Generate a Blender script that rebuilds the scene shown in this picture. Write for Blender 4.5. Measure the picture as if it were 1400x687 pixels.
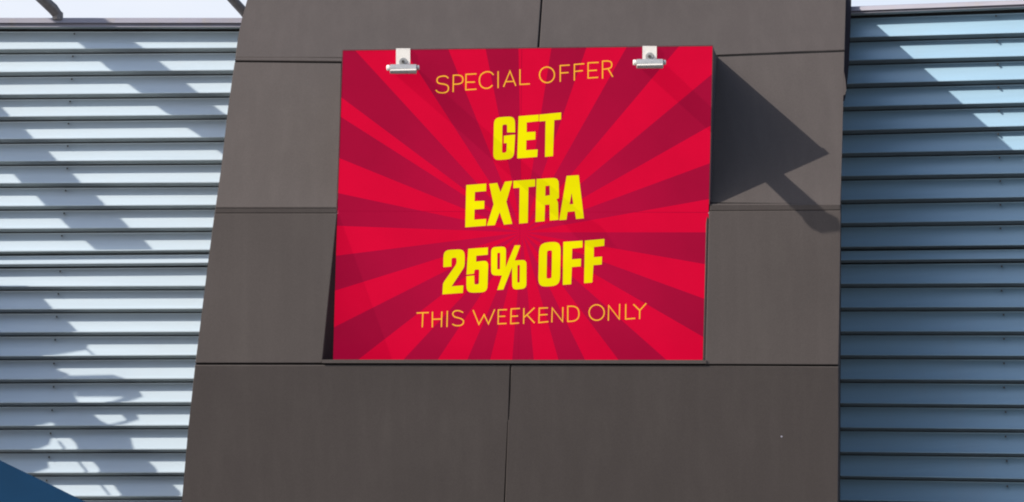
import bpy, math, random
from mathutils import Vector, Matrix
random.seed(4)
sc = bpy.context.scene
for o in list(bpy.data.objects): bpy.data.objects.remove(o)

# ------------------------------------------------------------------ camera
F = 4170.0; CX, CY = 700.0, 343.5          # focal length and centre, in photo pixels
PITCH = math.radians(11.0); CAM = Vector((0, 0, 1.6))
RX = Matrix.Rotation(math.pi/2 + PITCH, 3, 'X')
cam = bpy.data.cameras.new('camera'); camo = bpy.data.objects.new('camera', cam)
sc.collection.objects.link(camo); sc.camera = camo
camo.location = CAM; camo.rotation_euler = (math.pi/2 + PITCH, 0, 0)
cam.sensor_width = 36; cam.lens = F/1400*36; cam.clip_end = 5000; cam.clip_start = .1

def W(x, y, d):
    """world point seen at photo pixel x,y and depth d metres"""
    return CAM + RX @ Vector(((x-CX)/F*d, -(y-CY)/F*d, -d))

# ------------------------------------------------------------------ surfaces (inverse depth is affine in pixels on a plane)
def qL(x, y): return (1 + (y-CY)/21000 - (x-150)/90000)/27.0
def qR(x, y): return 1.035*(1 + (x-1190)/12300 + (y-CY)/21500)/27.0
PB = [(-15, .70), (80, 1.34), (284, 2.14), (292, 2.135), (497, 2.22), (700, 2.03), (1100, 1.95)]
def qT(x, y, row=None):
    if row is None:
        row = 0
        while row < len(PB)-2 and y > PB[row+1][0]: row += 1
    (y0, p0), (y1, p1) = PB[row], PB[row+1]
    a, b = 1/(25.9-p0), 1/(25.9-p1)
    return a + (b-a)*(y-y0)/(y1-y0) + (x-700)*5.5e-7
LEAN = 10.0
DC = 1/qT(970, 283)
_gs = math.tan(math.radians(LEAN))/F/ DC
def qS(x, y): return 1/DC + (x-970)*5.5e-7 - (y-283)*_gs
def L3(x, y, out=0): return W(x, y, 1/qL(x, y) - out)
def R3(x, y, out=0): return W(x, y, 1/qR(x, y) - out)
def T3(x, y, out=0, row=None): return W(x, y, 1/qT(x, y, row) - out)
def S3(x, y, out=0): return W(x, y, 1/qS(x, y) - out)

# ------------------------------------------------------------------ light
TRp = S3(975, 62); SHp = T3(1134, 210)
SUN = (TRp - SHp).normalized()             # direction towards the sun, from the sign corner and its shadow
elev = math.asin(SUN.z); azim = math.atan2(SUN.x, SUN.y)
print('SUN', SUN, 'elev', math.degrees(elev), 'azim', math.degrees(azim))
SKY = .125; CL = 4.5
w = bpy.data.worlds.new('World'); sc.world = w; w.use_nodes = True
nt = w.node_tree; nt.nodes.clear()
out = nt.nodes.new('ShaderNodeOutputWorld'); bg = nt.nodes.new('ShaderNodeBackground')
sky = nt.nodes.new('ShaderNodeTexSky'); sky.sky_type = 'NISHITA'; sky.sun_disc = False
sky.sun_elevation = elev; sky.sun_rotation = azim
sky.air_density = 1.0; sky.dust_density = 1.5; sky.ozone_density = 1.2
tc = nt.nodes.new('ShaderNodeTexCoord'); mp = nt.nodes.new('ShaderNodeMapping')
mp.inputs['Scale'].default_value = (1.6, 1.6, 5)
nz = nt.nodes.new('ShaderNodeTexNoise'); nz.inputs['Scale'].default_value = 2.2; nz.inputs['Detail'].default_value = 8
rp = nt.nodes.new('ShaderNodeValToRGB'); rp.color_ramp.elements[0].position = .30; rp.color_ramp.elements[1].position = .62
rp.color_ramp.elements[0].color = (.62, .62, .62, 1); rp.color_ramp.elements[1].color = (.95, .95, .95, 1)
mx = nt.nodes.new('ShaderNodeMixRGB'); mx.inputs[2].default_value = (CL*.93, CL*.97, CL*1.06, 1)
nt.links.new(tc.outputs['Generated'], mp.inputs[0]); nt.links.new(mp.outputs[0], nz.inputs[0])
nt.links.new(nz.outputs[0], rp.inputs[0]); 
sx = nt.nodes.new('ShaderNodeSeparateXYZ'); nt.links.new(tc.outputs['Generated'], sx.inputs[0])
hz = nt.nodes.new('ShaderNodeMapRange'); hz.inputs[1].default_value = .29; hz.inputs[2].default_value = .38
hz.inputs[3].default_value = 1; hz.inputs[4].default_value = .04; nt.links.new(sx.outputs[2], hz.inputs[0])
mu = nt.nodes.new('ShaderNodeMath'); mu.operation = 'MULTIPLY'; nt.links.new(hz.outputs[0], mu.inputs[0]); nt.links.new(rp.outputs[0], mu.inputs[1])
nt.links.new(mu.outputs[0], mx.inputs[0])
nt.links.new(sky.outputs[0], mx.inputs[1]); nt.links.new(mx.outputs[0], bg.inputs[0])
bg.inputs[1].default_value = SKY
nt.links.new(bg.outputs[0], out.inputs[0])
sl = bpy.data.lights.new('sun', 'SUN'); sl.energy = 4.0; sl.angle = math.radians(.53); sl.color = (1, .90, .77)
so = bpy.data.objects.new('sun', sl); sc.collection.objects.link(so)
so.rotation_euler = SUN.to_track_quat('Z', 'Y').to_euler(); so.location = (-20, 0, 30)
sc.view_settings.view_transform = 'Standard'; sc.view_settings.look = 'None'
sc.view_settings.exposure = 0.75; sc.view_settings.gamma = 1
sc.render.engine = 'CYCLES'; sc.cycles.filter_width = 2.0

# ------------------------------------------------------------------ materials
def srgb(r, g, b):
    f = lambda c: (c/255/12.92) if c/255 < .04045 else ((c/255+.055)/1.055)**2.4
    return (f(r), f(g), f(b), 1)
def mat(name, col, rough=.5, metal=0, var=.08, scale=6, stretch=(1, 1, 1), bump=0, bscale=200, spec=.5,
        fine=0, emit=0, dirt=None, dirt_scale=2.0):
    m = bpy.data.materials.new(name); m.use_nodes = True
    t = m.node_tree; b = t.nodes['Principled BSDF']; N = t.nodes.new; K = t.links.new
    c = N('ShaderNodeTexCoord'); mpp = N('ShaderNodeMapping'); mpp.inputs['Scale'].default_value = stretch
    geo = N('ShaderNodeNewGeometry'); K(geo.outputs['Position'], mpp.inputs[0])
    n = N('ShaderNodeTexNoise'); n.inputs['Scale'].default_value = scale; n.inputs['Detail'].default_value = 6
    K(mpp.outputs[0], n.inputs[0])
    mr = N('ShaderNodeMapRange'); mr.inputs[1].default_value = .25; mr.inputs[2].default_value = .75
    mr.inputs[3].default_value = 1-var; mr.inputs[4].default_value = 1+var; K(n.outputs[0], mr.inputs[0])
    val = mr.outputs[0]
    if fine:
        n2 = N('ShaderNodeTexNoise'); n2.inputs['Scale'].default_value = 90; n2.inputs['Detail'].default_value = 3
        K(geo.outputs['Position'], n2.inputs[0])
        mr2 = N('ShaderNodeMapRange'); mr2.inputs[1].default_value = .3; mr2.inputs[2].default_value = .7
        mr2.inputs[3].default_value = 1-fine; mr2.inputs[4].default_value = 1+fine; K(n2.outputs[0], mr2.inputs[0])
        mm = N('ShaderNodeMath'); mm.operation = 'MULTIPLY'; K(val, mm.inputs[0]); K(mr2.outputs[0], mm.inputs[1]); val = mm.outputs[0]
    if name == 'grey_cladding':
        oi = N('ShaderNodeObjectInfo'); mo = N('ShaderNodeMapRange'); mo.inputs[3].default_value = .955; mo.inputs[4].default_value = 1.045
        K(oi.outputs['Random'], mo.inputs[0]); m4 = N('ShaderNodeMath'); m4.operation = 'MULTIPLY'; K(val, m4.inputs[0]); K(mo.outputs[0], m4.inputs[1]); val = m4.outputs[0]
        # faint rain streaks
        ms = N('ShaderNodeMapping'); ms.inputs['Scale'].default_value = (7, 3, .35); K(geo.outputs['Position'], ms.inputs[0])
        ns = N('ShaderNodeTexNoise'); ns.inputs['Scale'].default_value = 1.6; ns.inputs['Detail'].default_value = 5; K(ms.outputs[0], ns.inputs[0])
        rs_ = N('ShaderNodeMapRange'); rs_.inputs[1].default_value = .45; rs_.inputs[2].default_value = .75; rs_.inputs[3].default_value = 1; rs_.inputs[4].default_value = 1.09
        K(ns.outputs[0], rs_.inputs[0]); m5 = N('ShaderNodeMath'); m5.operation = 'MULTIPLY'; K(val, m5.inputs[0]); K(rs_.outputs[0], m5.inputs[1]); val = m5.outputs[0]
    vm = N('ShaderNodeVectorMath'); vm.operation = 'SCALE'; vm.inputs[0].default_value = col[:3]; K(val, vm.inputs['Scale'])
    cout = vm.outputs[0]
    if dirt:
        n3 = N('ShaderNodeTexNoise'); n3.inputs['Scale'].default_value = dirt_scale; n3.inputs['Detail'].default_value = 9; n3.inputs['Roughness'].default_value = .7
        mp3 = N('ShaderNodeMapping'); mp3.inputs['Scale'].default_value = (1.5, 1, .5); K(geo.outputs['Position'], mp3.inputs[0]); K(mp3.outputs[0], n3.inputs[0])
        r3 = N('ShaderNodeMapRange'); r3.inputs[1].default_value = .52; r3.inputs[2].default_value = .72; r3.inputs[3].default_value = 0; r3.inputs[4].default_value = dirt[3]
        K(n3.outputs[0], r3.inputs[0])
        mxx = N('ShaderNodeMixRGB'); K(r3.outputs[0], mxx.inputs[0]); K(cout, mxx.inputs[1]); mxx.inputs[2].default_value = (dirt[0], dirt[1], dirt[2], 1)
        cout = mxx.outputs[0]
    if emit and name == 'vinyl_crimson':
        # the printed rays fade into each other towards the middle of the sunburst
        ds = N('ShaderNodeVectorMath'); ds.operation = 'DISTANCE'; K(geo.outputs['Position'], ds.inputs[0]); ds.inputs[1].default_value = S3(714, 318)
        fr_ = N('ShaderNodeMapRange'); fr_.inputs[1].default_value = .05; fr_.inputs[2].default_value = 1.3; fr_.inputs[3].default_value = .75; fr_.inputs[4].default_value = 0
        K(ds.outputs['Value'], fr_.inputs[0]); mf = N('ShaderNodeMixRGB'); K(fr_.outputs[0], mf.inputs[0]); K(cout, mf.inputs[1])
        mf.inputs[2].default_value = srgb(200, 12, 66); cout = mf.outputs[0]
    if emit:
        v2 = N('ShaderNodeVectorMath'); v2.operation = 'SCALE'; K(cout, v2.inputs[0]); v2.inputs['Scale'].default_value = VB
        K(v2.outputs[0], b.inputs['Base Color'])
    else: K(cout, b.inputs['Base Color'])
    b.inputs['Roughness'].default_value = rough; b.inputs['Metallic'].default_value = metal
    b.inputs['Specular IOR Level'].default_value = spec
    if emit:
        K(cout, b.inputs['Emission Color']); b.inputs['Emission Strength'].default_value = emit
    if bump:
        bn = N('ShaderNodeTexNoise'); bn.inputs['Scale'].default_value = bscale; bn.inputs['Detail'].default_value = 4
        K(mpp.outputs[0], bn.inputs[0])
        bm = N('ShaderNodeBump'); bm.inputs['Strength'].default_value = bump; bm.inputs['Distance'].default_value = .01
        K(bn.outputs[0], bm.inputs['Height']); K(bm.outputs[0], b.inputs['Normal'])
    return m
EM = .46; VB = .24  # glow added to the sign vinyl so shadows across it stay faint
M = dict(
    clad=mat('grey_cladding', (.0600, .0530, .0525), .6, .1, .06, 1.3, spec=.15, fine=.07, bump=.04, bscale=6, dirt=(.085, .078, .074, .18)),
    recess=mat('recess_lining', (.035, .037, .04), .95, spec=.05),
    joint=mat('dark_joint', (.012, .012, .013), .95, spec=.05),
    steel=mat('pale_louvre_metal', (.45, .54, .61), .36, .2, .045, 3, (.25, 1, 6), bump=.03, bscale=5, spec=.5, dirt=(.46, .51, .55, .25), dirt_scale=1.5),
    steelr=mat('shaded_louvre_metal', (.20, .325, .435), .36, .2, .045, 3, (.25, 1, 6), bump=.03, bscale=5, spec=.5, dirt=(.22, .28, .34, .25), dirt_scale=1.5),  # same metal as the left wall, shade put into the colour
    underr=mat('shaded_louvre_hem_right', (.13, .165, .185), .6, 0, .1, 5, spec=.2),  # right wall undersides, shade put into the colour
    under=mat('shaded_louvre_hem', (.30, .34, .35), .5, 0, .1, 5),  # colour darkened for the shade under the blades and coping
    flash=mat('flashing_metal', (.22, .22, .275), .6, .0, .12, 5, (.4, 1, 3), dirt=(.25, .22, .16, .6), dirt_scale=4),
    back=mat('backing_wall', (.05, .055, .06), .8),
    base=mat('rendered_base', (.18, .17, .16), .8),
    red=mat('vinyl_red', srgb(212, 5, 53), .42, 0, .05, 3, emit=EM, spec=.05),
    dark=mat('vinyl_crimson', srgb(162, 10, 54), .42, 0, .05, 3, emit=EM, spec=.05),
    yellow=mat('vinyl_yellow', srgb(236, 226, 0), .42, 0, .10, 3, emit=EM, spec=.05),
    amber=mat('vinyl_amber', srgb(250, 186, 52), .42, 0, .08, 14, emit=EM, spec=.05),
    signside=mat('sign_case', (.035, .035, .045), .5, .2),
    trim=mat('sign_trim', (.10, .04, .05), .6, 0, spec=.2),
    white=mat('white_bracket', (.72, .71, .69), .5, 0, .06, 20, dirt=(.5, .42, .4, .3), dirt_scale=12),
    silver=mat('brushed_silver', (.34, .35, .36), .35, .35, .15, 30),
    darkm=mat('dark_bolt', (.06, .06, .06), .5, .4),
    beam=mat('galvanised_steel', (.16, .15, .15), .5, .3, .25, 14),
    navy=mat('blue_sheet', (.006, .036, .090), .6, 0, .10, 3, spec=.1),
    strip=mat('navy_trim', (.02, .02, .035), .5),
    ground=mat('concrete_paving', (.24, .23, .22), .9, 0, .2, 2, bump=.3, bscale=40),
)

# ------------------------------------------------------------------ object helpers
def thing(name, loc, label, cat, group=None):
    o = bpy.data.objects.new(name, None); sc.collection.objects.link(o); o.location = loc
    o['label'] = label; o['category'] = cat
    if group: o['group'] = group
    return o
def mesh(name, verts, faces, m, parent=None, mi=None, origin=None, smooth=False):
    """verts in world coordinates; object origin at the parent or at the given point"""
    org = parent_loc(parent) if parent else (origin or Vector((0, 0, 0)))
    me = bpy.data.meshes.new(name)
    me.from_pydata([tuple(Vector(v)-org) for v in verts], [], faces)
    ms = m if isinstance(m, (list, tuple)) else [m]
    for q in ms: me.materials.append(M[q])
    if mi:
        for p, k in zip(me.polygons, mi): p.material_index = k
    if smooth:
        for p in me.polygons: p.use_smooth = True
    me.update()
    o = bpy.data.objects.new(name, me); sc.collection.objects.link(o)
    if parent: o.parent = parent
    elif origin: o.location = origin
    return o
def parent_loc(p):
    v = Vector((0, 0, 0))
    while p: v += p.location; p = p.parent
    return v
def slab(front, back, close=True):
    """closed prism between two outlines"""
    n = len(front); vs = list(front)+list(back)
    fs = [tuple(range(n))[::1], tuple(range(2*n-1, n-1, -1))]
    for i in range(n): j = (i+1) % n; fs.append((i, n+i, n+j, j))
    return vs, fs
def loft(rings, cap=True):
    n = len(rings[0]); vs = [v for r in rings for v in r]; fs = []
    for k in range(len(rings)-1):
        for i in range(n):
            j = (i+1) % n; fs.append((k*n+i, k*n+j, (k+1)*n+j, (k+1)*n+i))
    if cap: fs += [tuple(range(n)), tuple(range((len(rings)-1)*n, len(rings)*n))[::-1]]
    return vs, fs
def tube(pts, rads, n=12):
    rings = []
    for k, p in enumerate(pts):
        a = pts[max(k-1, 0)]; b = pts[min(k+1, len(pts)-1)]; t = (b-a).normalized()
        u = t.cross(Vector((0, .3, 1))).normalized(); v = t.cross(u)
        rings.append([p+(u*math.cos(2*math.pi*i/n)+v*math.sin(2*math.pi*i/n))*rads[k] for i in range(n)])
    return loft(rings)
def merge(parts):
    vs, fs = [], []
    for v, f in parts:
        o = len(vs); vs += v; fs += [tuple(i+o for i in q) for q in f]
    return vs, fs
PX = 25.0/F                                  # about one photo pixel in metres on the facade
up_cam = RX @ Vector((0, 1, 0)); right_cam = RX @ Vector((1, 0, 0)); to_cam = RX @ Vector((0, 0, 1))

# ------------------------------------------------------------------ setting
g = mesh('ground', [(-2500, -2500, 0), (2500, -2500, 0), (2500, 2500, 0), (-2500, 2500, 0)], [(0, 1, 2, 3)], 'ground'); g['kind'] = 'structure'

# ------------------------------------------------------------------ louvred walls
def louvre_wall(P3, cols, xa, xb, root, m='steel', mu='under'):
    """cols: dark-line centres at xa and xb; one overlapping weatherboard blade between each pair"""
    fwd = Vector((0, -1, 0))
    a0, a1 = P3(xa, 300), P3(xb, 300)
    hdir = (a1-a0).normalized()
    nrm = hdir.cross(Vector((0, 0, 1))).normalized()
    if nrm.y > 0: nrm = -nrm
    for i in range(len(cols)-1):
        ya0, yb0 = cols[i]; ya1, yb1 = cols[i+1]
        short = (ya1-ya0) < 22
        h = 3.2
        dep = .098 if not short else .06
        rings = []
        for x, y0, y1 in ((xa, ya0, ya1), (xb, yb0, yb1)):
            top = P3(x, y0+h-.3); lip = P3(x, y1-h)
            # top edge lies deeper than the lip: place it behind the wall plane along the normal
            dtop = (top - nrm*dep); dtop = dtop + Vector((0, 0, 1))*(dep*.19)   # keeps the sight line
            flange = dtop + Vector((0, 0, -.010)) - nrm*.002
            under = lip - nrm*(dep*1.05) ; under.z = lip.z - .012
            nose = lip + Vector((0, 0, .009))
            back = dtop - nrm*.02
            rings.append([dtop, flange, nose - nrm*.040 + Vector((0, 0, .004)), nose, lip, under - Vector((0, 0, .0)), back - Vector((0, 0, .03))])
        vs, fs = loft(rings)
        n = 7
        mi = []
        for f in fs:
            k = min(f) if len(f) == 4 else -1
            ids = sorted(q % n for q in f) if len(f) == 4 else None
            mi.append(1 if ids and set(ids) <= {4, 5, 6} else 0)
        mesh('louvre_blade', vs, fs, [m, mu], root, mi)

Lrows_a = [42.0-2.5, 70.6, 101.7, 132.5, 162.8, 193.4, 223.9, 254.0, 285.2, 316, 347.1, 364.6, 395.2, 426.4, 457.9, 490.4, 522.2, 554.2, 585.8, 618.3, 650.2, 682.2]
Lrows_b = [42.0-2.5, 69.3, 99.9, 130.7, 160.8, 191.6, 222.5, 253.2, 284.0, 314.8, 345.4, 363.0, 394.6, 425.7, 457.3, 489.2, 521.2, 553.4, 585.2, 617.8, 649.6, 682.0]
# extend the lines linearly to the real ends of the wall (a at x=40, b at x=260)
def ext(a, b, xa, xb, x0, x1):
    return [(p+(q-p)*(x0-xa)/(xb-xa), p+(q-p)*(x1-xa)/(xb-xa)) for p, q in zip(a, b)]
for k in (714.4, 746.6): Lrows_a.append(k); Lrows_b.append(k-.3)
Lc = ext(Lrows_a, Lrows_b, 40, 260, -620, 400)
Lroot = thing('louvred_wall', W(70, 1130, 26.2), 'pale metal louvred wall on the left of the dark tower, striped with sunlight and diagonal shadows', 'wall')
Lroot.location.z = 0
louvre_wall(L3, Lc, -620, 400, Lroot)
Rrows_a = [20.8, 53.9, 85.4, 117.2, 148.6, 181, 212.2, 243.7, 276.2, 307.9, 340.5, 358.9, 391.4, 423.8, 456.5, 489.2, 522, 555, 588.3, 621.6, 654.8, 688.0]
Rrows_b = [15.1, 49.2, 81, 112.8, 144.6, 176.7, 209.0, 240.9, 273.5, 305.6, 338.8, 357.4, 390.7, 423.5, 456.6, 489.8, 523.0, 556.4, 589.9, 623.4, 657.6, 691.2]
for k in (721.5, 755): Rrows_a.append(k); Rrows_b.append(k+4.5)
Rc = ext(Rrows_a, Rrows_b, 1190, 1360, 1120, 1900)
Rroot = thing('louvred_wall', W(1300, 1130, 25.5), 'shaded blue-grey metal louvred wall on the right of the dark tower, sunlit only in its upper corner', 'wall')
Rroot.location.z = 0
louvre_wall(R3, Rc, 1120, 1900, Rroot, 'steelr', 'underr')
def screws(P3, cols, x0, x1, xof, root):
    for (ya, yb), (ya1, yb1) in zip(cols[:-3], cols[1:]):
        if ya1-ya < 22: continue
        y = ya+(yb-ya)*(xof(ya)-x0)/(x1-x0)+7.0; x = xof(y)+random.uniform(-1.2, 1.2)
        p = P3(x, y, -.085); q = P3(x, y, -.045)
        mesh('screw', *tube([p, q], [.0085, .0075], 6), 'darkm', root)
screws(L3, Lc, -620, 400, lambda y: 97-(y-132)*.062, Lroot)
screws(R3, Rc, 1120, 1900, lambda y: 1362+(y-20)*.022, Rroot)
def wall_rest(P3, xa, xb, ytop_a, ytop_b, ybot_a, ybot_b, fl, root):
    # backing wall behind the blades, from the top down
    f = [P3(xa, ytop_a+3, -.16), P3(xb, ytop_b+3, -.16), P3(xb, ybot_b, -.16), P3(xa, ybot_a, -.16)]
    b = [v+Vector((0, .25, 0)) for v in f]
    mesh('backing_wall', *slab(f, b), 'back', root)
    # lower wall down to the ground
    t0, t1 = P3(xa, ybot_a, -.02), P3(xb, ybot_b, -.02)
    f = [t0, t1, Vector((t1.x, t1.y, 0)), Vector((t0.x, t0.y, 0))]
    b = [v+Vector((0, .4, 0)) for v in f]
    mesh('lower_wall', *slab(f, b), 'base', root)
    # folded coping: pale fascia, return below it and a roof skirt behind
    def ring(x, y):
        y0, y1, y2, y3 = [y+k for k in fl]
        return [P3(x, y0-.5, -.30), P3(x, y0, .04), P3(x, y1, .05), P3(x, y1+.6, .02), P3(x, y2, .03), P3(x, y2+.8, -.03), P3(x, y3+.8, -.09), P3(x, y3+.8, -.30)]
    vs, fs = loft([ring(xa, ytop_a), ring(xb, ytop_b)])
    mi = []
    for f_ in fs:
        ids = set(q % 8 for q in f_) if len(f_) == 4 else set()
        mi.append(1 if ids and ids <= {3, 4, 5, 6, 7} and ids != {3, 4} else 0)
    mesh('coping', vs, fs, ['flash', 'under'], root, mi)
wall_rest(L3, -620, 400, 25.2, 25.2, 746, 746, (0, 6.2, 12, 14), Lroot)
sR = (17.6-24.2)/170
yR = lambda x: 8.6 + (x-1190)*sR
wall_rest(R3, 1120, 1900, yR(1120), yR(1900), 757, 777, (0, 5.5, 9, 11.5), Rroot)
# seen sliver of gutter joint at the tower side of the right coping
# ------------------------------------------------------------------ tower
TL = [(342.5, -15), (338, 0), (330.2, 28), (325.5, 50), (321.5, 80), (311.5, 150), (303, 225), (294.5, 284), (293.2, 292), (285, 355), (275.5, 430), (267, 497), (257, 590), (248.5, 687), (244, 735)]
TR = [(1157.5, -15), (1156.2, 0), (1155, 68), (1152.5, 150), (1150.6, 225), (1149.3, 284), (1149.1, 292), (1147.6, 400), (1146.6, 498), (1146, 590), (1145, 687), (1144.7, 735)]
def edge(tab, y):
    for (x0, y0), (x1, y1) in zip(tab, tab[1:]):
        if y <= y1: return x0+(x1-x0)*(y-y0)/(y1-y0)
    return tab[-1][0]
Troot = thing('clad_tower', W(700, 1100, 23.8), 'tapering tower clad in big dark brown-grey panels between the two louvred walls', 'tower')
Troot.location.z = 0
TH = .028
def panel(pts, row, name='cladding_panel', m='clad', th=TH, out=0, parent=None):
    f = [T3(x, y, out, row) for x, y in pts]
    # softened edge: front outline slightly inset, sides fall back
    c = sum(f, Vector())/len(f)
    mid = [v + (v-c).normalized()*.0 for v in f]
    fr = []
    n = len(f)
    for i in range(n):
        a = (f[(i-1) % n]-f[i]).normalized(); b = (f[(i+1) % n]-f[i]).normalized()
        fr.append(f[i] + (a+b)*.005)
    nrm = (f[1]-f[0]).cross(f[2]-f[0]).normalized()
    if nrm.y > 0: nrm = -nrm
    mid = [v - nrm*.004 for v in f]; bk = [v - nrm*th for v in f]
    vs = fr+mid+bk; fs = [tuple(range(n))]
    for k in (0, 1):
        for i in range(n):
            j = (i+1) % n; fs.append((k*n+i, (k+1)*n+i, (k+1)*n+j, k*n+j))
    fs.append(tuple(range(3*n-1, 2*n-1, -1)))
    return mesh(name, vs, fs, m, parent or Troot)
def lside(y0, y1, step=(0,)):
    ys = [y for x, y in TL if y0+2 < y < y1-2]
    return [(edge(TL, y0), y0)] + [(x, y) for x, y in TL if y in ys] + [(edge(TL, y1), y1)]
def rside(y0, y1):
    ys = [y for x, y in TR if y0+2 < y < y1-2]
    return [(edge(TR, y0), y0)] + [(x, y) for x, y in TR if y in ys] + [(edge(TR, y1), y1)]
# row A (above the sign): joint runs from y 80 at the left through 82 at the sign to 70 at the right
ls = lside(-15, 78.3); panel([(740.6, -15), (734.0, 79)] + ls[::-1], 0)
panel([(edge(TL, 77.4)+.6, 77.4), (468, 79.2), (468, 83.6), (edge(TL, 82.2), 82.2)], 0, 'joint_strip', out=-.007)
rs = rside(-15, 68.2); panel([(743.0, -15)] + rs + [(980, 75.2), (736.4, 81)], 0)
# row B each side of the sign, running on behind the protruding sign case
ls = lside(85.0, 284); panel([(467, 86.6), (462.2, 284)] + ls[::-1], 1)
rs = rside(70.9, 280.5); panel([(979, 77.9)] + rs + [(971, 280.5)], 1)
# narrow vertical strip below row B
panel([(edge(TL, 283)+.4, 283), (461.5, 283), (461, 291.8), (edge(TL, 291.8), 291.8)], 2, 'joint_strip', out=-.006)
panel([(970.6, 279.6), (edge(TR, 279.6)-.4, 279.6), (edge(TR, 287.6), 287.6), (970.2, 288.6)], 2, 'joint_strip', out=-.006)
# row C left and right of the recess
ls = lside(292, 496.6); panel([(461.0, 292), (440.3, 496.6)] + ls[::-1], 3)
rs = rside(287.8, 499.0); panel([(969.5, 288.8)] + rs + [(964.5, 498.2)], 3)
# row D, split by a joint that has a small kink
ls = lside(499.5, 735); panel([(697.3, 499.8), (695.0, 575), (692.9, 575.3), (687.3, 735)] + ls[::-1], 4)
rs = rside(501.6, 735); panel([(699.0, 499.8), (964, 500.6)] + rs + [(688.8, 735), (694.4, 575.3), (696.6, 575)], 4)
# ledge under the sign
def bar(pts_top, pts_bot, P, out, back, name, m, parent):
    f = [P(x, y, out) for x, y in pts_top] + [P(x, y, out) for x, y in pts_bot[::-1]]
    b = [P(x, y, out-back) for x, y in pts_top] + [P(x, y, out-back) for x, y in pts_bot[::-1]]
    return mesh(name, *slab(f, b), m, parent)
bar([(440, 491.9), (965.5, 492.5)], [(440, 496.6), (965.5, 497.4)], T3, .012, .62, 'ledge', 'clad', Troot)
# structural core behind the panels with real side faces
def core_ring(y, yb, fr=.035):
    xl, xr = edge(TL, y), edge(TR, y)
    r = 3.2 if y < 250 else 2.2
    return [T3(xl+2.5, y, -fr), T3(xr-r+3, y, -fr)]
ysc = [-15, 0, 28, 50, 80, 150, 225, 283]
def core(ys, name, xl_f=None, xr_f=None):
    rings = []
    for y in ys:
        a = T3((xl_f(y) if xl_f else edge(TL, y)+2.5), y, -.034); b = T3((xr_f(y) if xr_f else edge(TR, y)-.2), y, -.034)
        # back edges sit inside the louvred walls
        a2 = L3(min((xl_f(y)+4) if xl_f else edge(TL, y)+28, 395), y+3, -.10) if y < 740 else None
        b2 = R3(1152.0 if y < 0 else (1151.5 - (y)*.0055), y+8, -.10)
        rings.append([a, b, b2, a2])
    mesh(name, *loft(rings), 'clad', Troot)
def joint_core(name, poly_ys, xl, xr, out=-.030, m='joint'): pass
# side walls (left and right) running back to the louvres
def side(tab, P, xs, name, inset):
    rings = []
    for (x, y) in tab:
        f = T3(x+inset, y, -.030); 
        bk = P(xs(x, y), y+8, -.12)
        dirx = Vector((.05 if inset > 0 else -.05, 0, 0))
        rings.append([f, bk, bk+dirx, f+dirx])
    mesh(name, *loft(rings), 'clad', Troot)
side(TL, L3, lambda x, y: x+30, 'side_wall', 1.5)
side([(x, y) for x, y in TR], R3, lambda x, y: 1151.2 - y*.004 + (2.0 if y < 140 else 0), 'side_wall', -1.0)
# dark backing just behind the panel joints (so joints read as dark gaps), with the sign recess left open
def backer(pts, row, name='joint_backing'):
    f = [T3(x, y, -.024, row) for x, y in pts]; b = [T3(x, y, -.09, row) for x, y in pts]
    mesh(name, *slab(f, b), 'joint', Troot)
backer([(edge(TL, -12)+1, -12), (edge(TR, -12)-1, -12), (1154, 74), (322, 84)], 0)
backer([(322.0, 82.3), (1154.2, 69.6), (1148.6, 285), (295, 288)], 1)
backer([(295.3, 283), (462, 283), (461, 293), (294.2, 293)], 2)
backer([(968.6, 277), (1148.8, 279), (1148.6, 290), (967.8, 291)], 2)
backer([(294.4, 291), (459.5, 291), (440, 499), (267.6, 499)], 3)
backer([(970.5, 288), (1148.4, 286), (1146, 501), (966, 501)], 3)
backer([(267.8, 494.5), (1146, 494.5), (1144, 733), (246, 733)], 4)
# top cap and lower body down to the ground
top = [T3(344, -13, -.01), T3(1156, -13, -.01), R3(1153.5, 6, -.12), L3(372, 12, -.12)]
mesh('roof_cap', *slab(top, [v-Vector((0, 0, .08)) for v in top]), 'clad', Troot)
t0, t1 = T3(245, 731, -.03), T3(1144.2, 731, -.03)
b0, b1 = Vector((t1.x+.35, 27.2, t1.z)), Vector((t0.x, 27.2, t0.z))
topq = [t0, t1, b0, b1]; botq = [Vector((v.x*1.03, v.y-(.25 if k < 2 else 0), 0)) for k, v in enumerate(topq)]
mesh('lower_body', *slab(topq, botq), 'clad', Troot)

# reveal of the sign recess (left) and its right return
def quadslab(a, b, c, d, t, name, m, parent, sgn=1):
    n = (b-a).cross(c-a).normalized()*t*sgn
    mesh(name, *slab([a, b, c, d], [a+n, b+n, c+n, d+n]), m, parent)
quadslab(T3(460.9, 292.5, -.006, 3), S3(461.6, 292.5, -.045), S3(457.6, 493, -.045), T3(440.4, 494.5, -.006, 3), .004, 'recess_reveal', 'recess', Troot)
quadslab(T3(969.9, 292, -.022, 3), S3(968.6, 292, -.03), S3(964.2, 493, -.03), T3(964.8, 496, -.004, 3), .02, 'recess_reveal', 'clad', Troot)
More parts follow.
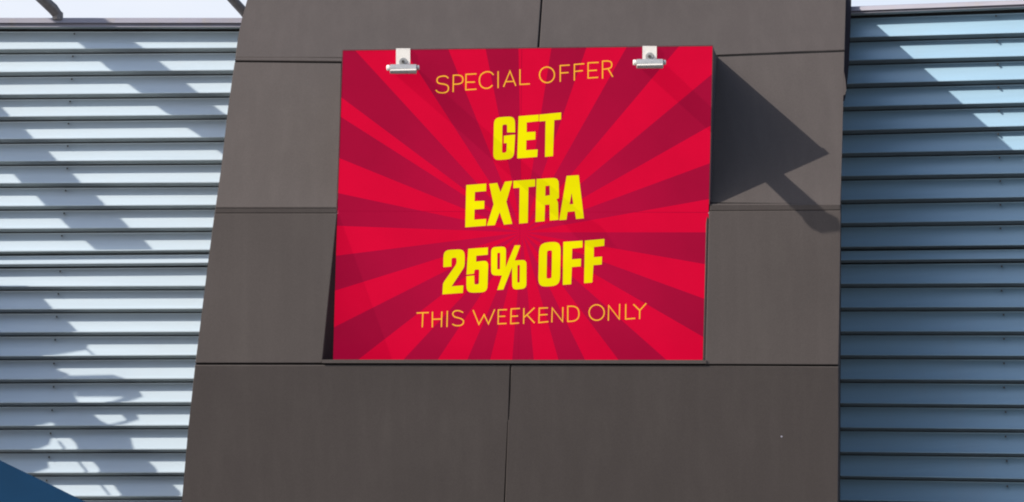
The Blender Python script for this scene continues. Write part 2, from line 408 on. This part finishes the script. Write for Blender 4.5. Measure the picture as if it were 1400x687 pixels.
# navy strip with a pointed pale tip on the tower's upper right edge
f = [R3(1150, -14, .12), R3(1164.2, -14, .12), R3(1163.6, 20, .12), R3(1160.5, 90, .12), R3(1157.6, 120, .12), R3(1155.5, 135, .12), R3(1150.5, 135, .12)]
mesh('corner_trim', *slab(f, [v+Vector((0, .10, 0)) for v in f]), 'strip', Troot)
f = [T3(1154.0, 98, -.001), T3(1156.2, 112, -.001), T3(1157.0, 124, -.001), T3(1155.3, 130, -.001), T3(1152.2, 130.5, -.001)]
mesh('trim_tip', *slab(f, [v+Vector((0, .06, 0)) for v in f]), 'clad', Troot)
f = [R3(1146, 130, .10), R3(1150.6, 130, .10), R3(1148.6, 735, .10), R3(1142, 735, .10)]
mesh('shadow_gap_trim', *slab(f, [v+Vector((0, .08, 0)) for v in f]), 'strip', Troot)

c = T3(1068.5, 597, .001, 4)
mesh('paint_chip', *slab([c+right_cam*.008*math.cos(a)+up_cam*.009*math.sin(a) for a in (0, 1, 2.2, 3, 4.3, 5.2)], [c-to_cam*.004+right_cam*.008*math.cos(a)+up_cam*.009*math.sin(a) for a in (0, 1, 2.2, 3, 4.3, 5.2)]), 'flash', Troot)
# ------------------------------------------------------------------ sign
C0 = (714.0, 318.0)
Sroot = thing('advertising_sign', S3(710, 492), 'red and crimson sunburst sale sign with yellow lettering set in the dark tower', 'sign')
cTL, cTR, cBR, cBL = (468.9, 69.6), (974.0, 63.4), (964.2, 493.0), (454.6, 492.6)
def lerp(a, b, t): return (a[0]+(b[0]-a[0])*t, a[1]+(b[1]-a[1])*t)
def on_top(x): return lerp(cTL, cTR, (x-cTL[0])/(cTR[0]-cTL[0]))
def on_bot(x): return lerp(cBL, cBR, (x-cBL[0])/(cBR[0]-cBL[0]))
def on_left(y): return lerp(cTL, cBL, (y-cTL[1])/(cBL[1]-cTL[1]))
def on_right(y): return lerp(cTR, cBR, (y-cTR[1])/(cBR[1]-cTR[1]))
per = [('b', on_top(485.7)), ('d', on_top(553)), ('b', on_top(613)), ('d', on_top(664)), ('b', on_top(708.8)), ('d', on_top(753.8)), ('b', on_top(801.7)), ('d', on_top(856.7)), ('b', on_top(928)), ('c', cTR),
       ('d', on_right(102)), ('b', on_right(172)), ('d', on_right(223.6)), ('b', on_right(272.5)), ('d', on_right(318)), ('b', on_right(362)), ('d', on_right(410)), ('b', on_right(463)), ('c', cBR)]
per += [('d', on_bot(911.8)), ('b', on_bot(846)), ('d', on_bot(800)), ('b', on_bot(763.7)), ('d', on_bot(729.7)), ('b', on_bot(700.3)), ('d', on_bot(670)), ('b', on_bot(638.7)), ('d', on_bot(598)), ('b', on_bot(551)), ('d', on_bot(489)), ('c', cBL),
        ('b', on_left(448)), ('d', on_left(397.8)), ('b', on_left(350)), ('d', on_left(309)), ('b', on_left(264.4)), ('d', on_left(216.5)), ('b', on_left(160)), ('d', on_left(133.5)), ('c', cTL)]
def clip(poly, a, b, c):
    """keep the side a*x+b*y<=c"""
    outp = []
    for i in range(len(poly)):
        p, q = poly[i], poly[(i+1) % len(poly)]
        dp, dq = a*p[0]+b*p[1]-c, a*q[0]+b*q[1]-c
        if dp <= 0: outp.append(p)
        if dp*dq < 0:
            t = dp/(dp-dq); outp.append(lerp(p, q, t))
    return outp
# wedges
wedges = []; col = None; start = None
seq = per + [per[0]]
cur = None; colour = 'b'
for k in range(len(per)):
    tag, p = per[k]; q = seq[k+1][1]
    if tag != 'c': colour = tag
    wedges.append((0 if colour == 'b' else 1, [C0, p, q]))
# vertical joint x from 713.5 at top to 709 at bottom, horizontal joint y about 289.5
vj = lambda y: 713.4 - (y-66)*.0105
va, vb, vc = 1, .0105, 713.4+66*.0105
ha, hb, hc = -.0035, 1, 289.8-.0035*700
gp = .28
for sx in (1, -1):
    for sy in (1, -1):
        vs, fs, mi = [], [], []
        for mc, tri in wedges:
            p = clip(tri, sx*va, sx*vb, sx*vc-gp)
            if len(p) >= 3: p = clip(p, sy*ha, sy*hb, sy*hc-gp)
            if len(p) < 3: continue
            o = len(vs); vs += [S3(x, y) for x, y in p]; fs.append(tuple(range(o, o+len(p)))); mi.append(mc)
        po = [cTL, cTR, cBR, cBL]; po = clip(po, sx*va, sx*vb, sx*vc-gp); po = clip(po, sy*ha, sy*hb, sy*hc-gp)
        o = len(vs); n = len(po); vs += [S3(x, y) for x, y in po]+[S3(x, y, -.012) for x, y in po]
        for i in range(n):
            j = (i+1) % n; fs.append((o+i, o+n+i, o+n+j, o+j)); mi.append(1)
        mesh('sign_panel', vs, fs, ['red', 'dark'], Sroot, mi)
# case behind the face, deep enough to reach the tower, and thin trim round it
cs = [(469.2, 69.9), (973.7, 63.7), (964.0, 492.8), (454.9, 492.4)]
fr = [S3(x, y, -.010) for x, y in cs]
mesh('backing_board', *slab(fr, [S3(x, y, -.022) for x, y in cs]), 'dark', Sroot)
f = [S3(469.3, 69.8, -.024), S3(974.4, 63.6, -.024), S3(970.3, 279, -.024), S3(462, 285, -.024)]
b = [T3(474, 84, -.03), T3(980.5, 78, -.03), T3(972.8, 279.5, -.03), T3(464, 285, -.03)]
mesh('sign_case', *slab(f, b), 'signside', Sroot)
bar([(468.4, 68.4), (974.8, 62.0)], [(468.6, 69.6), (974.6, 63.3)], S3, .004, .06, 'top_trim', 'trim', Sroot)
bar([(467.9, 69.6), (468.8, 69.6)], [(459.7, 288), (460.8, 288)], S3, .003, .05, 'side_trim', 'trim', Sroot)
bar([(974.1, 63.3), (975.2, 63.3)], [(969.4, 280), (970.4, 280)], S3, .003, .05, 'side_trim', 'trim', Sroot)

bar([(964.2, 355), (966.0, 357)], [(960.6, 492.4), (964.0, 492.4)], S3, .004, .004, 'edge_shadow_strip', 'joint', Sroot)  # dark strip painting the shadow along the sign's lower right edge
# lettering ----------------------------------------------------------
def rounded(poly):
    outp = []; n = len(poly)
    for i in range(n):
        p = poly[i]
        if len(p) < 3 or p[2] == 0: outp.append((p[0], p[1])); continue
        a, b = poly[i-1], poly[(i+1) % n]; P = Vector(p[:2]); A = Vector(a[:2])-P; B = Vector(b[:2])-P
        r = min(p[2], A.length*.5, B.length*.5); s, e = P+A.normalized()*r, P+B.normalized()*r
        for k in range(7):
            t = k/6; v = s*(1-t)**2 + P*2*t*(1-t) + e*t*t; v = v.lerp((s+e)/2+(P-(s+e)/2)*1.0, .12*math.sin(math.pi*t)); outp.append((v.x, v.y))
    return outp
from mathutils.geometry import tessellate_polygon
def letter(polys, tr, zo=.0010, name='letter', m='yellow'):
    """first outline plus holes, in crop pixels, laid on the sign face as thin vinyl"""
    loops = [[Vector((x, y, 0)) for x, y in rounded(p)] for p in polys]
    flat = [v for l in loops for v in l]
    tris = tessellate_polygon(loops)
    vs = [S3(tr[0]+v.x/tr[2], tr[1]+v.y/tr[2], zo) for v in flat]
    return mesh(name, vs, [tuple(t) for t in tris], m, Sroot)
G = (665, 145, 8.59)
letter([[(337, 312), (335, 122, 85), (90, 138, 85), (80, 642, 85), (322, 622, 85), (337, 338), (205, 352), (205, 440), (240, 438), (235, 548, 25), (183, 555, 25), (188, 222, 25), (243, 217, 25), (243, 312)]], G)
letter([[(378, 122), (614, 104), (614, 180), (472, 195), (472, 310), (576, 304), (574, 395), (468, 404), (466, 522), (602, 512), (597, 600), (362, 618)]], G)
letter([[(622, 103), (878, 78), (876, 160), (797, 167), (782, 590), (688, 600), (695, 178), (621, 184)]], G)
E1 = (630, 235, 8.278)
letter([[(62, 152), (288, 135), (286, 220), (160, 230), (155, 335), (267, 330), (264, 420), (155, 428), (152, 545), (287, 535), (284, 612), (50, 630)]], E1)
letter([[(322, 138), (412, 128), (449, 232), (500, 114), (583, 105), (515, 340), (582, 590), (488, 600), (440, 458), (385, 605), (295, 612), (372, 370)]], E1)
letter([[(701.9, 247.6), (731.6, 245.4), (731.6, 255.2), (722.4, 256), (721.5, 304.9), (709.8, 306.1), (710.4, 257.0), (701.9, 257.6)]], (0, 0, 1))
R1 = (710, 235, 8.274)
letter([[(195, 83), (445, 68, 75), (448, 300, 60), (418, 312), (437, 345, 20), (442, 545), (345, 553), (342, 372), (290, 376), (285, 560), (183, 570)], [(295, 162), (343, 158), (346, 266), (293, 275)]], R1)
letter([[(535, 48), (672, 40), (730, 528), (642, 535), (628, 448), (545, 455), (533, 543), (452, 550)], [(592, 240), (611, 366), (568, 370)]], R1)
P1 = (600, 325, 8.08)
letter([[(50, 328), (52, 140, 80), (285, 128, 80), (285, 320, 40), (140, 540), (270, 530), (265, 612), (40, 628), (46, 505, 30), (197, 290, 30), (195, 222, 22), (140, 226, 22), (138, 320)]], P1)
letter([[(325, 125), (542, 110), (540, 190), (412, 202), (412, 268), (546, 252, 75), (535, 605, 80), (305, 612, 80), (305, 428), (390, 420), (393, 520, 20), (442, 517, 20), (447, 352, 20), (395, 355, 15), (388, 400), (305, 410)]], P1)
letter([[(578, 108, 55), (742, 98, 55), (738, 330), (838, 88), (900, 86), (838, 255, 10), (968, 245, 60), (966, 565, 60), (812, 578, 60), (808, 330), (712, 575), (645, 580), (698, 420), (578, 418, 55)], [(645, 170, 12), (678, 168, 12), (676, 352, 12), (645, 354, 12)], [(868, 305, 12), (895, 303, 12), (893, 498, 12), (866, 498, 12)]], P1)
O1 = (725, 320, 8.59)
letter([[(105, 108, 110), (358, 88, 110), (348, 608, 110), (92, 626, 110)], [(196, 198, 25), (256, 192, 25), (250, 522, 25), (190, 528, 25)]], O1)
letter([[(388, 95), (614, 80), (612, 160), (492, 173), (488, 300), (596, 292), (593, 382), (488, 390), (480, 592), (382, 600)]], O1)
letter([[(642, 80), (870, 60), (868, 140), (747, 155), (745, 275), (842, 268), (839, 360), (742, 368), (728, 572), (632, 580)]], O1)

def stroke_letter(strokes, tr, wd=.80, m='amber'):
    vs, fs = [], []
    for st in strokes:
        pts = [Vector((tr[0]+x/tr[2], tr[1]+y/tr[2])) for x, y in st]
        closed = (pts[0]-pts[-1]).length < .01
        if closed: pts = pts[:-1]
        n = len(pts); o = len(vs)
        for i in range(n):
            a = pts[i-1] if (i or closed) else pts[i]; b = pts[(i+1) % n] if (i < n-1 or closed) else pts[i]
            d1 = (pts[i]-a).normalized() if (pts[i]-a).length else (b-pts[i]).normalized()
            d2 = (b-pts[i]).normalized() if (b-pts[i]).length else d1
            t = (d1+d2).normalized(); nn = Vector((-t.y, t.x)); s = wd/max(.45, nn.dot(Vector((-d1.y, d1.x))))
            p = pts[i]
            if not closed and i == 0: p = p - d2*wd*.8
            if not closed and i == n-1: p = p + d1*wd*.8
            for off, z in ((-s, .0008), (0, .0013), (s, .0008)):
                q = p+nn*off; vs.append(S3(q.x, q.y, z))
        for i in range(n if closed else n-1):
            j = (i+1) % n
            for k in (0, 1): fs.append((o+3*i+k, o+3*j+k, o+3*j+k+1, o+3*i+k+1))
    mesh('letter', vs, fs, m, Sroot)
def smooth(pts, it=2):
    for _ in range(it):
        q = [pts[0]]
        for a, b in zip(pts, pts[1:]): q += [(a[0]*.75+b[0]*.25, a[1]*.75+b[1]*.25), (a[0]*.25+b[0]*.75, a[1]*.25+b[1]*.75)]
        q.append(pts[-1]); pts = q
    return pts
def ell(cx, cy, rx, ry): return [(cx+rx*math.cos(2*math.pi*k/28), cy+ry*math.sin(2*math.pi*k/28)) for k in range(28)]+[(cx+rx, cy)]
A1 = (590, 80, 10.77); A2 = (720, 75, 10.77); A3 = (565, 410, 8.75); A4 = (725, 405, 8.485)
stroke_letter([smooth([(242, 290), (215, 262), (150, 262), (85, 285), (78, 345), (110, 372), (200, 382), (250, 410), (248, 480), (190, 512), (100, 505), (68, 472)])], A1)
stroke_letter([[(318, 490), (322, 250)], smooth([(322, 250), (410, 247), (462, 275), (462, 350), (410, 380), (322, 382)])], A1)
stroke_letter([[(655, 230), (508, 237), (505, 465), (655, 455)], [(505, 353), (632, 350)]], A1)
stroke_letter([smooth([(908, 240), (870, 200), (790, 198), (712, 250), (700, 370), (752, 438), (840, 445), (892, 402)])], A1)
stroke_letter([[(980, 198), (980, 432)]], A1)
stroke_letter([[(1062, 415), (1155, 188), (1238, 400)], [(1095, 345), (1205, 340)]], A1)
stroke_letter([[(1302, 170), (1302, 385), (1440, 378)]], A1)
stroke_letter([ell(300, 298, 110, 115)], A2)
stroke_letter([[(495, 393), (495, 162), (628, 154)], [(495, 272), (610, 264)]], A2)
stroke_letter([[(702, 375), (704, 145), (842, 135)], [(703, 248), (820, 237)]], A2)
stroke_letter([[(1055, 115), (905, 122), (905, 345), (1045, 335)], [(905, 238), (1028, 230)]], A2)
stroke_letter([[(1118, 345), (1118, 100)], smooth([(1118, 97), (1200, 92), (1252, 110), (1254, 185), (1200, 210), (1118, 215)]), [(1200, 210), (1265, 320)]], A2)
stroke_letter([[(45, 160), (180, 155)], [(115, 158), (108, 325)]], A3)
stroke_letter([[(230, 150), (228, 325)], [(229, 235), (340, 232)], [(342, 148), (337, 322)]], A3)
stroke_letter([[(408, 140), (403, 322)]], A3)
stroke_letter([smooth([(592, 152), (550, 130), (490, 135), (468, 170), (490, 208), (560, 222), (602, 245), (600, 290), (560, 312), (505, 312), (472, 295)])], A3)
stroke_letter([[(718, 130), (785, 295), (848, 180), (900, 290), (972, 122)]], A3)
stroke_letter([[(1115, 120), (1018, 123), (1015, 290), (1110, 285)], [(1015, 202), (1095, 198)]], A3)
stroke_letter([[(1270, 106), (1172, 112), (1166, 287), (1260, 280)], [(1168, 200), (1248, 196)]], A3)
stroke_letter([[(716.3, 422.2), (715.9, 442.4)], [(730.3, 421.5), (716.6, 434.2)], [(720.6, 431.0), (730.5, 441.5)]], (0, 0, 1))
stroke_letter([[(200, 138), (105, 142), (100, 309), (205, 298)], [(102, 221), (195, 215)]], A4)
stroke_letter([[(250, 300), (255, 140), (375, 298), (378, 135)]], A4)
stroke_letter([smooth([(435, 296), (435, 296), (435, 120), (435, 120)], 1), smooth([(435, 120), (510, 118), (560, 150), (568, 240), (525, 290), (435, 296)])], A4)
stroke_letter([ell(770, 192, 88, 90)], A4)
stroke_letter([[(905, 280), (910, 110), (1033, 270), (1037, 97)]], A4)
stroke_letter([[(1108, 100), (1106, 268), (1212, 260)]], A4)
stroke_letter([[(1200, 100), (1270, 168), (1342, 88)], [(1270, 168), (1268, 262)]], A4)

# ------------------------------------------------------------------ lamps on the top edge of the sign
def lamp(cx, ty, by, label, flip=1):
    """cx: centre; ty: sign top; by: centre of the tubular head"""
    r = thing('sign_lamp', S3(cx, ty), label, 'lamp', 'lamps clipped to the top of the sign')
    L = .53
    dS = 1/qS(cx, by)
    s = dS/F
    def at(x, y, o): return W(x, y, dS - o)
    # strap folded over the sign top
    pr = [(cx-9.6, ty-.6), (cx+9.8, ty-.6), (cx+9.8, by-6), (cx-9.6, by-5)]
    mesh('strap', *slab([S3(x, y, .022) for x, y in pr], [S3(x, y, .006) for x, y in pr]), 'white', r)
    mesh('strap_fold', *slab([S3(cx-9.6, ty-.7, .022), S3(cx+9.8, ty-.7, .022), S3(cx+9.8, ty-.9, -.10), S3(cx-9.6, ty-.9, -.10)],
                            [S3(cx-9.6, ty-1.9, .022), S3(cx+9.8, ty-1.9, .022), S3(cx+9.8, ty-2.1, -.10), S3(cx-9.6, ty-2.1, -.10)]), 'white', r)
    # clamp disc with a bolt through the strap
    c = S3(cx, by-9.5, .022)
    n = (S3(cx, by, .03)-S3(cx, by, 0)).normalized()
    for nm, rad, h, m, q in (('clamp_ring', 5.6, .014, 'silver', Vector((0, 0, 0))), ('bolt', 2.1, .034, 'darkm', Vector((0, 0, 0)))):
        mesh(nm, *tube([c, c+n*h], [rad*PX, rad*PX*.85], 14), m, r)
    # arm housing running out from the face to the head
    hw, hh = 16.5, 4.2
    rings = []
    for o, k, kk in ((.004, .95, 1), (.20, .9, .9), (L-.03, 1.0, 1)):
        rings.append([at(cx-hw*k, by-hh*kk, o), at(cx+hw*k, by-hh*kk, o), at(cx+hw*k, by+hh*kk, o), at(cx-hw*k, by+hh*kk, o)])
    mesh('arm', *loft(rings), 'silver', r)
    # tubular head: rounded trough across the arm end, with end caps
    def head(x0, x1, rad, nm, m, yo=0):
        p = [at(x0, by+yo, L), at(x0+.8, by+yo, L), at(x1-.8, by+yo, L), at(x1, by+yo, L)]
        mesh(nm, *tube(p, [rad*.75*PX, rad*PX, rad*PX, rad*.75*PX], 16), m, r, smooth=False)
    head(cx-18, cx+19, 6.1, 'lamp_head', 'silver', .8)
    head(cx-22.5, cx-18, 3.6, 'end_cap', 'white', -1)
    head(cx+19, cx+22.5, 3.2, 'end_cap', 'silver', -1.2)
    f = [at(cx-17, by+1.2, L+.045), at(cx+18, by+.4, L+.045), at(cx+18, by+2.2, L+.046), at(cx-17, by+3.0, L+.046)]
    mesh('lens_rim', *slab(f, [v-to_cam*.02 for v in f]), 'white', r)
    f = [at(cx-19, by-8.6, L*.2), at(cx+10, by-8.8, L*.2), at(cx+12, by-5, L), at(cx-18, by-5, L)]
    return r
lamp(551, 68.6, 94.0, 'silver tubular sign lamp on a white strap at the upper left of the red sign')
lamp(888, 65.2, 86.8, 'silver tubular sign lamp on a white strap at the upper right of the red sign')

# ------------------------------------------------------------------ roof struts above the left wall
def strut(pts, rad, label):
    P = [L3(x, y, o) for x, y, o in pts]
    r = thing('roof_strut', P[-1], label, 'strut', 'steel struts above the left louvred wall')
    mesh('arm', *tube(P, rad, 12), 'beam', r)
    c = P[-1]
    mesh('foot', *tube([c+Vector((0, 0, -.05)), c+Vector((0, 0, .02)), c+Vector((.0, 0, .045))], [.05, .048, .02], 12), 'beam', r)
strut([(20, -34, .35), (48, -10, .2), (60, 1, .12), (72, 12, .06), (79, 21, .02)], [.050, .050, .050, .052, .045], 'short grey steel strut rising from the far left end of the louvred wall top')
strut([(295, -24, .3), (313, -6, .2), (322, 4, .12), (333, 16, .06), (341, 27, .0)], [.042, .042, .042, .042, .04], 'grey steel strut half hidden behind the upper left edge of the dark tower')

# ------------------------------------------------------------------ blue canopy, lower left
Croot = thing('blue_canopy', W(-60, 1130, 23.5), 'dark blue sheet canopy whose sloping edge cuts the lower left corner of the louvred wall', 'canopy')
Croot.location.z = 0
def canopy():
    prof = [(-330, 473), (-100, 582.0), (0, 629.5), (62, 659.5), (121, 688.5), (190, 722), (190, 735), (-330, 735)]
    f = [W(x, y, 24.2) for x, y in prof]; b = [W(x, y, 24.2)+Vector((0, 1.9, 0)) for x, y in prof]
    mesh('gable_sheet', *slab(f, [v+Vector((0, .03, 0)) for v in f]), 'navy', Croot)
    t = [W(-330, 477, 24.23), W(190, 726, 24.23)]
    u = Vector((0, 0, .05))
    mesh('roof_sheet', *slab([t[0]-Vector((0,.02,0)), t[1]-Vector((0,.02,0)), t[1]+Vector((0, 2.0, .0)), t[0]+Vector((0, 2.0, .0))],
                            [t[0]-u-Vector((0,.02,0)), t[1]-u-Vector((0,.02,0)), t[1]+Vector((0, 2.0, 0))-u, t[0]+Vector((0, 2.0, 0))-u]), 'navy', Croot)
    for x in (-300, 170):
        p = W(x, 730, 24.2); mesh('post', *tube([Vector((p.x, p.y+.1, 0)), p+Vector((0, .1, .1))], [.06, .06]), 'beam', Croot)
canopy()

# ------------------------------------------------------------------ added unseen frame, its plates cut to cast the shadows on the left wall
Broot = thing('shadow_frame', W(-200, 1130, 26.0), 'added unseen steel frame that casts the diagonal shadows on the left louvred wall', 'frame')
Broot.location.z = 0
KT = 2.55                                     # metres along the sun ray from the wall
def shadow_brace(poly, nm='shadow_brace', kt=KT):
    f = [L3(x, y, -.036) + SUN*kt for x, y in poly]; b = [v + SUN*.05 for v in f]
    mesh(nm, *slab(f, b), 'beam', Broot)
shadow_brace([(-236, -215), (-190, -235), (132, 22), (190, 61), (222, 87), (297, 148), (345, 186), (345, 243), (264, 179), (220, 149), (141, 88), (112, 62), (62, 22)])
shadow_brace([(-240, -30), (-200, -60), (-70, 80), (2, 148), (70, 212), (135, 272), (211, 343), (132, 343), (84, 302), (-10, 213), (-240, 60)])
shadow_brace([(-236, 392), (40, 392), (72, 422), (108, 455), (112, 474), (72, 486), (68, 498), (90, 508), (86, 514), (97, 539), (107, 550), (132, 571), (148, 580), (140, 600), (98, 602), (84, 590), (76, 582), (67, 575), (57, 581), (62, 604), (50, 616), (62, 636), (46, 648), (80, 667), (90, 745), (-236, 745)], 'shadow_plate')
shadow_brace([(86, 511), (150, 509), (172, 518), (190, 538), (171, 551), (184, 569), (163, 582), (176, 604), (185, 616), (207, 635), (218, 648), (240, 667), (300, 745), (228, 745), (168, 680), (136, 646), (130, 636), (106, 614), (98, 603), (148, 580), (167, 570), (148, 551), (164, 538), (97, 538)], 'shadow_plate', KT+.06)
shadow_brace([(106, 469), (110, 469), (138, 492), (134, 492)], 'shadow_rod', KT+.12)
shadow_brace([(70, 597), (74, 597), (152, 678), (148, 678)], 'shadow_rod', KT+.12)

for px_ in (-236, -420):                      # added posts carrying the shadow plates, with horizontal ties back to the wall
    topp = L3(px_, -235, -.036) + SUN*(KT+.10); base = Vector((topp.x, topp.y, 0))
    mesh('post', *tube([base, topp], [.07, .07], 12), 'beam', Broot)
    for yy in (-20, 230, 480, 730):
        q = L3(px_, yy, -.036) + SUN*(KT+.10); q = Vector((topp.x, topp.y, q.z)); e = Vector((q.x, L3(px_, yy).y+.05, q.z))
        if q.z < 9.0: mesh('shadow_tie_bar', *tube([q, e], [.03, .03], 8), 'beam', Broot)
a_ = L3(-236, -225, -.036) + SUN*(KT+.10); b_ = L3(-420, -225, -.036) + SUN*(KT+.10)
mesh('shadow_rail', *tube([a_, b_], [.04, .04], 10), 'beam', Broot)
a_ = L3(-236, 560, -.036) + SUN*(KT+.10); b_ = L3(-420, 560, -.036) + SUN*(KT+.10)
mesh('shadow_rail', *tube([a_, b_], [.04, .04], 10), 'beam', Broot)
